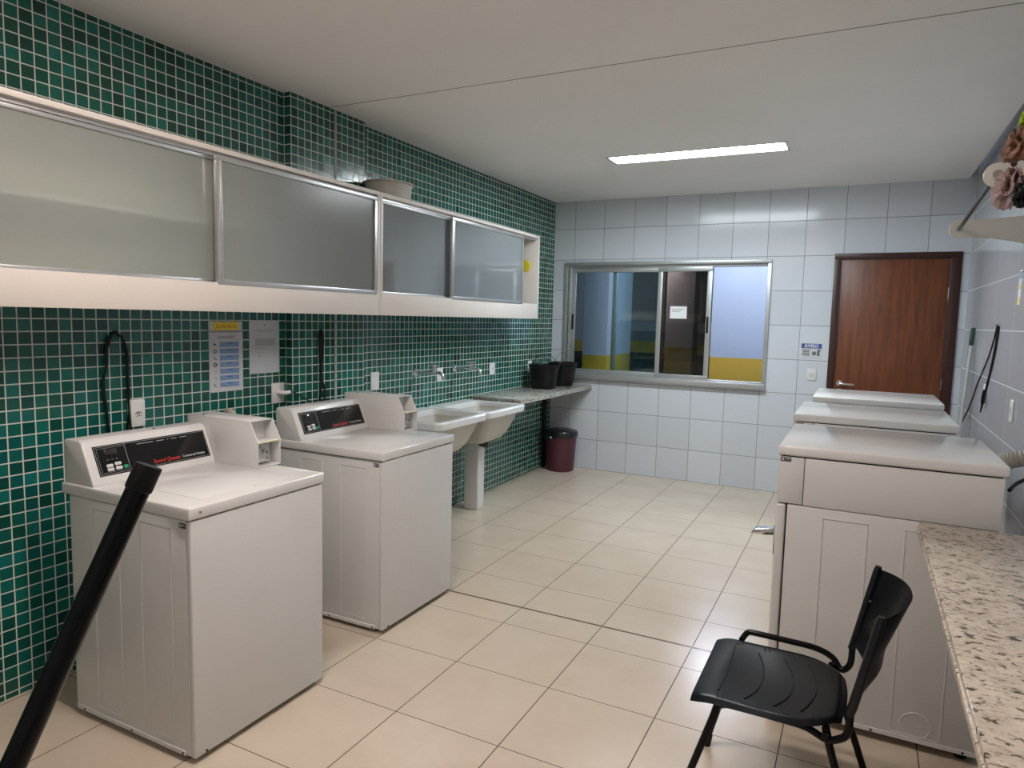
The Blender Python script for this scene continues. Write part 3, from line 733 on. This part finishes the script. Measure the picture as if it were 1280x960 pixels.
obj('plug_cord', MB().tube(smooth([(.058, 2.71, 1.120), (.062, 2.735, 1.118), (.085, 2.79, 1.085), (.105, 2.84, 1.04), (.10, 2.87, .96), (.098, 2.88, .88)]), .0045, 8), 'black', pg)

# instruction poster
po = thing('instruction_poster', 'white laundry poster with yellow heading and seven blue rows', 'poster', (.0, 2.325, 1.152))
obj('header_sheet', MB().box(.0005, .003, 2.217, 2.428, 1.472, 1.519), 'paper', po)
obj('poster_sheet', MB().box(.0005, .003, 2.217, 2.430, 1.153, 1.462), 'paper', po)
obj('header_gap', MB().box(.0005, .004, 2.213, 2.434, 1.462, 1.472), 'inkgrey', po)
obj('yellow_heading', MB().box(.003, .0042, 2.243, 2.402, 1.475, 1.516, .0005, 1), 'yellow', po)
text('heading_lettering', 'Lavanderia', .030, (.0046, 2.322, 1.495), AX['left'], 'orange', po, .0003, shear=.3, off=.0006)
text('title_lettering', 'LAVAGEM', .022, (.0036, 2.322, 1.437), AX['left'], 'ink', po, .0003)
for k in range(7):
    z = 1.400-.0350*k
    obj('blue_row', MB().box(.003, .0040, 2.281, 2.404, z-.013, z+.013, .0004, 1), 'blue', po)
    m = MB(); yc, ic = 2.251, z
    if k in (1, 3): m.tube([(.0036, yc+.009*math.cos(R(q*30)), ic+.009*math.sin(R(q*30))) for q in range(12)], .0018+(.001 if k == 3 else 0), 6, closed=True)
    elif k in (2, 6): m.tube([(.0036, yc-.008, ic+.009), (.0036, yc-.003, ic-.004), (.0036, yc+.009, ic-.008)], .0022, 6)
    elif k == 0: m.prism([(yc-.006, ic-.008), (yc+.009, ic), (yc-.006, ic+.008)], 0, .003, .0042)
    else: m.tube([(.0036, yc-.007, ic+.003), (.0036, yc+.002, ic+.007), (.0036, yc+.008, ic-.004), (.0036, yc-.003, ic-.008)], .0013, 6)
    obj('pictogram', m, 'inkgrey' if k in (4, 5) else 'ink', po)
    obj('row_print', MB().box(.004, .0044, 2.325, 2.36, z+.004, z+.008), 'navy', po)
nt = thing('typed_notice', 'typed white paper notice on the mosaic, right of the laundry poster', 'notice', (0, 2.585, 1.232))
obj('sheet', MB().box(.0005, .0028, 2.475, 2.692, 1.233, 1.528, .0008, 1), 'paper', nt)
m = MB(); m.tube([(.0028, 2.583, 1.500), (.0036, 2.583, 1.500)], .006, 12)
for (yy0, yy1, zz, hh) in ((2.515, 2.655, 1.470, .003), (2.53, 2.64, 1.463, .002), (2.53, 2.555, 1.445, .002), (2.515, 2.60, 1.372, .002), (2.53, 2.56, 1.350, .002), (2.535, 2.555, 1.327, .005)):
    m.box(.0028, .0034, yy0, yy1, zz, zz+hh)
for k in range(8): m.box(.0028, .0034, 2.515, 2.662-(k % 3)*.004, 1.388+.0048*k, 1.3905+.0048*k)
obj('typed_lines', m, 'inkgrey', nt)

# cables hanging on the left wall
cb = obj('hanging_cable', MB().tube(smooth([(.02, 1.668, 1.0), (.018, 1.660, 1.12), (.016, 1.648, 1.24), (.02, 1.666, 1.32), (.016, 1.668, 1.40), (.012, 1.690, 1.448), (.014, 1.712, 1.462), (.012, 1.745, 1.446), (.016, 1.762, 1.38), (.018, 1.764, 1.25), (.018, 1.766, 1.15), (.040, 1.756, 1.07), (.045, 1.756, 1.0)], 8), .0048, 8), 'black')
m = MB(); 
tag(cb, 'black cable looped over a hook on the mosaic above the nearest washer', 'cable')
obj('second_strand', MB().tube(smooth([(.012, 1.676, 1.01), (.012, 1.667, 1.13), (.012, 1.658, 1.25), (.012, 1.676, 1.33), (.012, 1.680, 1.40), (.010, 1.705, 1.455)], 8), .0045, 8), 'black', cb)
obj('second_strand', MB().tube(smooth([(.012, 1.757, 1.01), (.012, 1.772, 1.12), (.012, 1.772, 1.24), (.012, 1.770, 1.38), (.010, 1.748, 1.44)], 8), .0045, 8), 'black', cb)
tag(obj('cable_hook', MB().tube([(.0, 1.716, 1.470), (.022, 1.716, 1.468), (.026, 1.716, 1.478)], .005, 8), 'black'), 'black hook holding the looped cable over the nearest washer', 'hook')
c2 = obj('hanging_cable', MB().tube(smooth([(.068, 2.945, 1.0), (.066, 2.950, 1.08), (.064, 2.968, 1.2), (.064, 2.955, 1.32), (.066, 2.952, 1.44), (.066, 2.965, 1.472), (.066, 2.982, 1.44), (.064, 2.98, 1.32), (.064, 2.966, 1.2), (.066, 2.992, 1.12), (.07, 2.985, 1.05), (.07, 2.958, .98)], 8), .0055, 8), 'black')
tag(c2, 'bundled black cable hanging on the tiled pier behind the second washer', 'cable')
obj('second_strand', MB().tube(smooth([(.067, 2.962, 1.20), (.067, 2.960, 1.32), (.068, 2.962, 1.46)], 6), .006, 8), 'black', c2)

# ================================================================== BACK WALL SIGN AND SWITCH
sg = thing('notice_sign', 'small AVISO sign with blue band between window and door', 'sign', (2.562, D, 1.27))
obj('sign_board', MB().box(2.478, 2.648, D-.004, D-.0005, 1.275, 1.405, .001, 1), 'paper', sg)
obj('blue_band', MB().box(2.478, 2.648, D-.006, D-.003, 1.362, 1.405, .001, 1), 'navy', sg)
text('sign_lettering', 'AVISO', .042, (2.563, D-.0068, 1.383), AX['back'], 'paperw', sg, .0004, off=.0008)
m = MB()
for k, (xa, xb) in enumerate(((2.487, 2.552), (2.492, 2.548), (2.484, 2.552), (2.490, 2.55))): m.box(xa, xb, D-.0052, D-.0038, 1.341-.015*k, 1.350-.015*k)
m.lathe([(0, 0), (.019, 0), (.019, .001), (0, .001)], n=16, mat=Matrix.Translation((2.588, D-.004, 1.318)) @ Matrix.Rotation(R(90), 4, 'X'))
m.box(2.612, 2.632, D-.0052, D-.0038, 1.296, 1.348); m.box(2.618, 2.640, D-.0052, D-.0038, 1.338, 1.352)
obj('sign_print', m, plain('sign_print_grey', (.16, .17, .16), .6), sg)
sw = thing('light_switch', 'white light switch below the AVISO sign', 'switch', (2.582, D, 1.07))
obj('cover_plate', MB().box(2.54, 2.618, D-.010, D, 1.072, 1.180, .004, 2), 'white', sw)
obj('rocker', MB().box(2.556, 2.602, D-.014, D-.008, 1.108, 1.142, .002, 1), 'offwhite', sw)

# ================================================================== RIGHT WALL THINGS
for (lab, y0_, y1_, z0_, z1_) in (('white blank switch plate on the right wall above the nearest dryer', 4.27, 4.35, 1.075, 1.195), ('white socket plate on the right wall above the middle dryer', 5.19, 5.29, 1.09, 1.21)):
    t = thing('wall_plate', lab, 'cover plate', (W, (y0_+y1_)/2, z0_))
    obj('cover_plate', MB().box(W-.010, W, y0_, y1_, z0_, z1_, .004, 2), 'white', t)
    obj('rocker', MB().box(W-.013, W-.008, y0_+.025, y1_-.025, z0_+.04, z1_-.04, .001, 1), 'offwhite', t)
lb = thing('wall_sticker', 'narrow white and yellow label on the right wall under the rack', 'label', (W, 4.42, 1.70))
obj('label_sheet', MB().box(W-.003, W-.0003, 4.375, 4.45, 1.71, 1.90), 'paperw', lb)
obj('yellow_mark', MB().box(W-.004, W-.0025, 4.385, 4.435, 1.715, 1.745), 'yellow', lb)
obj('yellow_mark', MB().box(W-.004, W-.0025, 4.385, 4.435, 1.795, 1.815), 'yellow', lb)
obj('blue_mark', MB().box(W-.004, W-.0025, 4.385, 4.44, 1.850, 1.890), 'blue', lb)
# squeegee handle leaning in the corner behind the dryers
mp = thing('mop', 'mop with green grip and grey stick leaning beside the door', 'mop', (3.60, 5.95, 0))
A_, B_ = Vector((3.700, 5.93, 1.58)), Vector((3.60, 5.62, .03))
dd = (B_-A_).normalized()
obj('grip', MB().tube([A_, A_+dd*.004, A_+dd*.12, A_+dd*.135], [.010, .015, .016, .012], 12), 'mopgreen', mp)
obj('stick', MB().tube([A_+dd*.12, B_], .0095, 12), 'stick', mp)
obj('squeegee_head', MB().box(3.56, 3.64, 5.50, 5.74, 0.0, .045, .006), 'blackmatt', mp)
# black strap on a hook
st = thing('hanging_strap', 'black cord loop with a plug hanging from a hook on the right wall', 'cable', (W-.01, 5.0, 1.60))
def onw(y, z, off=.014): return (W-off, y, z)
obj('cord', MB().tube(smooth([onw(4.93, 1.596), onw(5.02, 1.50), onw(5.13, 1.41), onw(5.32, 1.30), onw(5.52, 1.19), onw(5.70, 1.07), onw(5.86, .955, .02), onw(6.05, .84, .03)], 8), .0055, 8), 'black', st)
obj('cord', MB().tube(smooth([onw(4.93, 1.592, .008), onw(4.955, 1.47, .010), onw(5.02, 1.36, .010), onw(5.08, 1.27, .012), onw(5.14, 1.16, .016)], 8), .0075, 8), 'black', st)
obj('plug', MB().tube([onw(5.135, 1.18, .022), onw(5.145, 1.155, .022), onw(5.175, 1.105, .022), onw(5.20, 1.08, .020), onw(5.28, 1.02, .016)], [.008, .013, .013, .008, .005], 10), 'black', st)
obj('hook', MB().tube([(W, 4.93, 1.605), (W-.024, 4.93, 1.602), (W-.028, 4.93, 1.616)], .005, 8), 'chrome', st)
# vent duct behind dryer 1
rib = []; rr_ = []
base = [Vector(p) for p in smooth([(3.50, 3.58, .90), (3.55, 3.50, .97), (3.62, 3.46, 1.01), (3.705, 3.46, 1.02)], 14)]
for i, p in enumerate(base): rib.append(p); rr_.append(.038 if i % 2 else .033)
tag(obj('vent_duct', MB().tube(rib, rr_, 20), 'duct'), 'beige ribbed vent duct behind the nearest dryer at the right wall', 'duct')
obj('power_cord', MB().tube(smooth([(3.470, 2.75, 1.00), (3.50, 2.80, 1.02), (3.56, 2.86, 1.045), (3.64, 2.90, 1.10), (3.712, 2.93, 1.17)]), .007, 8), 'black', d1)

# wall rack with hanging cloths
rk = thing('wall_rack', 'white wall rack with a dark rod, high on the right wall', 'rack', (W, 3.3, 2.0))
def arm(y, z):
    m = MB(); pts = []
    tipx = 3.352
    for k in range(13): q = R(90+180*k/12); pts.append((tipx+.042*math.cos(q), z+.042*math.sin(q)))
    pts += [(3.50, z-.048), (3.60, z-.070), (W-.001, z-.125), (W-.001, z+.075), (3.60, z+.055), (3.50, z+.046)]
    m.prism(pts, 1, y-.009, y+.009, .003)
    a_ = obj('bracket_arm', m, 'whitep', rk)
    obj('rod_cap', MB().tube([(tipx, y-.016, z), (tipx, y+.012, z)], .016, 16), 'alu', a_)
arm(3.80, 2.052); arm(2.76, 2.112)
obj('rod', MB().tube([(3.352, 3.80, 2.052), (3.352, 2.76, 2.112)], .0095, 12), 'blackmetal', rk)
from mathutils import noise as mnoise
def crumpled(c, rx, ry, rz, mat, seed, label, amp=.5, tilt=0):
    """a bunched cloth: a closed sheet with sharp ridged folds"""
    off = Vector((seed*3.1, seed*1.7, seed*.9)); rot = Matrix.Rotation(tilt, 3, 'X')
    def fn(u, v):
        th, ph_ = 2*math.pi*u, math.pi*v
        d = Vector((math.sin(ph_)*math.cos(th), math.sin(ph_)*math.sin(th), math.cos(ph_)))
        q = Vector((d.x*1.5, d.y*1.5, d.z*.9))
        k = 1-amp*abs(mnoise.noise(q*1.6+off))*1.6-amp*.5*abs(mnoise.noise(q*3.7+off))
        p = rot @ Vector((rx*k*d.x, ry*k*d.y, rz*k*d.z))
        return Vector(c)+p
    m = MB(); m.surf(fn, 72, 44); bmesh.ops.remove_doubles(m.bm, verts=m.bm.verts, dist=.0004)
    o = obj('hanging_cloth', m, mat); tag(o, label, 'cloth'); return o
crumpled((3.365, 2.60, 2.035), .050, .150, .070, 'pink', 3, 'crumpled dusty pink cloth hanging lowest from the wall rack rod', .55, R(-4))
crumpled((3.375, 2.535, 2.158), .050, .140, .052, 'brown', 8, 'brown and orange cloth bunched on the wall rack above the pink one', .6, R(-8))
crumpled((3.385, 2.45, 2.228), .030, .120, .020, 'lime', 12, 'bright lime green cloth on top of the wall rack', .5, R(-6))
crumpled((3.375, 2.40, 1.985), .030, .055, .045, 'blackmatt', 15, 'black cloth hanging beside the pink one on the wall rack', .4)

# ================================================================== CHAIR
ch = thing('chair', 'black plastic chair with metal frame beside the nearest dryer', 'chair', (2.80, 2.06, 0))
YN, YR = 1.855, 2.275
XF, XB = 2.572, 2.985
def seatfn(u, v):
    # u front to back, v near to far
    s_ = v*2-1
    half = .236
    if u > .62: half *= 1-.42*((u-.62)/.38)**2.3
    if u < .10: half *= 1-.05*((.10-u)/.10)**2
    x = XF+(XB-XF)*u
    if u > .9: x += .012*(1-s_*s_)*(u-.9)/.1
    y = 2.035+s_*half
    z = .458-.018*(1-s_*s_)*math.sin(math.pi*min(1, u*1.05))
    if u < .17: z -= .014*((.17-u)/.17)**2
    if u > .95: z -= .010*(u-.95)/.05
    if abs(s_) > .90: z -= .012*((abs(s_)-.90)/.10)**1.3
    return Vector((x, y, z))
m = MB(); m.surf(seatfn, 40, 28, .007)
st_ = obj('seat', m, 'seat', ch)
for (uu, k) in ((.17, .01), (.36, .08), (.56, .10), (.74, .08)):
    m = MB(); pts = []
    for j in range(17):
        s_ = j/16; v = .16+.68*s_; q = seatfn(uu+k*(1-(2*s_-1)**2), v); pts.append(q+Vector((0, 0, .0015)))
    m.tube(pts, .0024, 6); obj('seat_rib', m, 'seat', st_)
m = MB()
for uu in (.20, .42, .62, .82):
    for v in (.09, .91):
        for dx in (-.008, .008):
            q = seatfn(uu, v); m.box(q.x+dx-.0018, q.x+dx+.0018, q.y-.011, q.y+.011, q.z-.001, q.z+.0022)
obj('seat_slots', m, 'dark', st_)
def backfn(u, v):
    # u bottom to top, v near to far
    s_ = v*2-1
    z = .505+.30*u; y = 2.065+s_*.222
    zt = .795-.012*(abs(s_)**3)
    zb = .515+.055*(1-abs(s_)**1.5)*.0+.0
    z = zb+(zt-zb)*u
    bul = (1-abs(s_)**2.2)*(.040+.042*u+.018*max(0, 1-abs(u-.22)/.22))
    x = 3.002+.062*u+bul
    return Vector((x, y, z))
m = MB(); m.surf(backfn, 20, 28, .006)
bk = obj('backrest', m, 'seat', ch)
for y in (YN-.012, YR+.012):
    obj('back_sleeve', MB().tube([(3.001, y, .495), (3.008, y, .52), (3.060, y, .775), (3.063, y, .792)], [.012, .013, .013, .009], 12), 'seat', bk)
obj('rivet', MB().lathe([(0, 0), (.004, .0), (.003, .003), (0, .004)], (3.044, 2.20, .70), 10), 'chrome', bk)
for i, y in enumerate((YN-.012, YR+.012)):
    sgn = -1 if i == 0 else 1; yo_ = y+(.004 if i == 0 else .016)
    zr = .432 if i == 0 else .470
    pts = smooth([(2.652, y-sgn*.02, zr-.02), (2.668, yo_, zr-.004), (2.70, yo_, zr), (2.80, yo_, zr-.002), (2.89, yo_, zr-.006), (2.945, yo_, zr-.026), (2.975, y, .415), (3.0, y, .440), (3.004, y, .50)], 7)
    obj('side_rail', MB().tube(pts, .0105, 12), 'blackmetal', ch)
obj('cross_bar', MB().tube([(2.645, YN-.01, .428), (2.645, YR+.01, .428)], .0105, 12), 'blackmetal', ch)
obj('cross_bar', MB().tube([(2.945, YN-.02, .420), (2.945, YR+.02, .420)], .0105, 12), 'blackmetal', ch)
for (xt, xb, y, dy) in ((2.650, 2.525, YN, -.02), (2.650, 2.545, YR, .03), (2.945, 3.07, YN, -.02), (2.945, 3.085, YR, .02)):
    lg = obj('leg', MB().tube([(xt, y, .435), (xt*.9+xb*.1, y+dy*.2, .385), (xb, y+dy, .022)], .0115, 12), 'blackmetal', ch)
    obj('foot_cap', MB().tube([(xb+(xt-xb)*.06, y+dy*.94, .045), (xb, y+dy, .0)], .0145, 12), 'blackmatt', lg)

# ================================================================== POLE in the foreground
A_, B_ = Vector((1.9615, .4880, 1.315)), Vector((1.7294, -.0544, .0))
dd = (B_-A_).normalized()
pl = thing('leaning_pole', 'slanted black metal pole with square capped top at the lower left', 'pole', tuple(B_))
obj('pole_tube', MB().tube([A_+dd*.02, B_], .0184, 28), 'blackmetal', pl)
obj('pole_cap', MB().tube([A_-dd*.010, A_-dd*.0085, A_+dd*.030, A_+dd*.032], [.0198, .0208, .0208, .0190], 28), 'blackmatt', pl)
obj('floor_plate', MB().box(B_.x-.11, B_.x+.11, B_.y-.11, B_.y+.11, 0, .008, .002), 'blackmatt', pl)
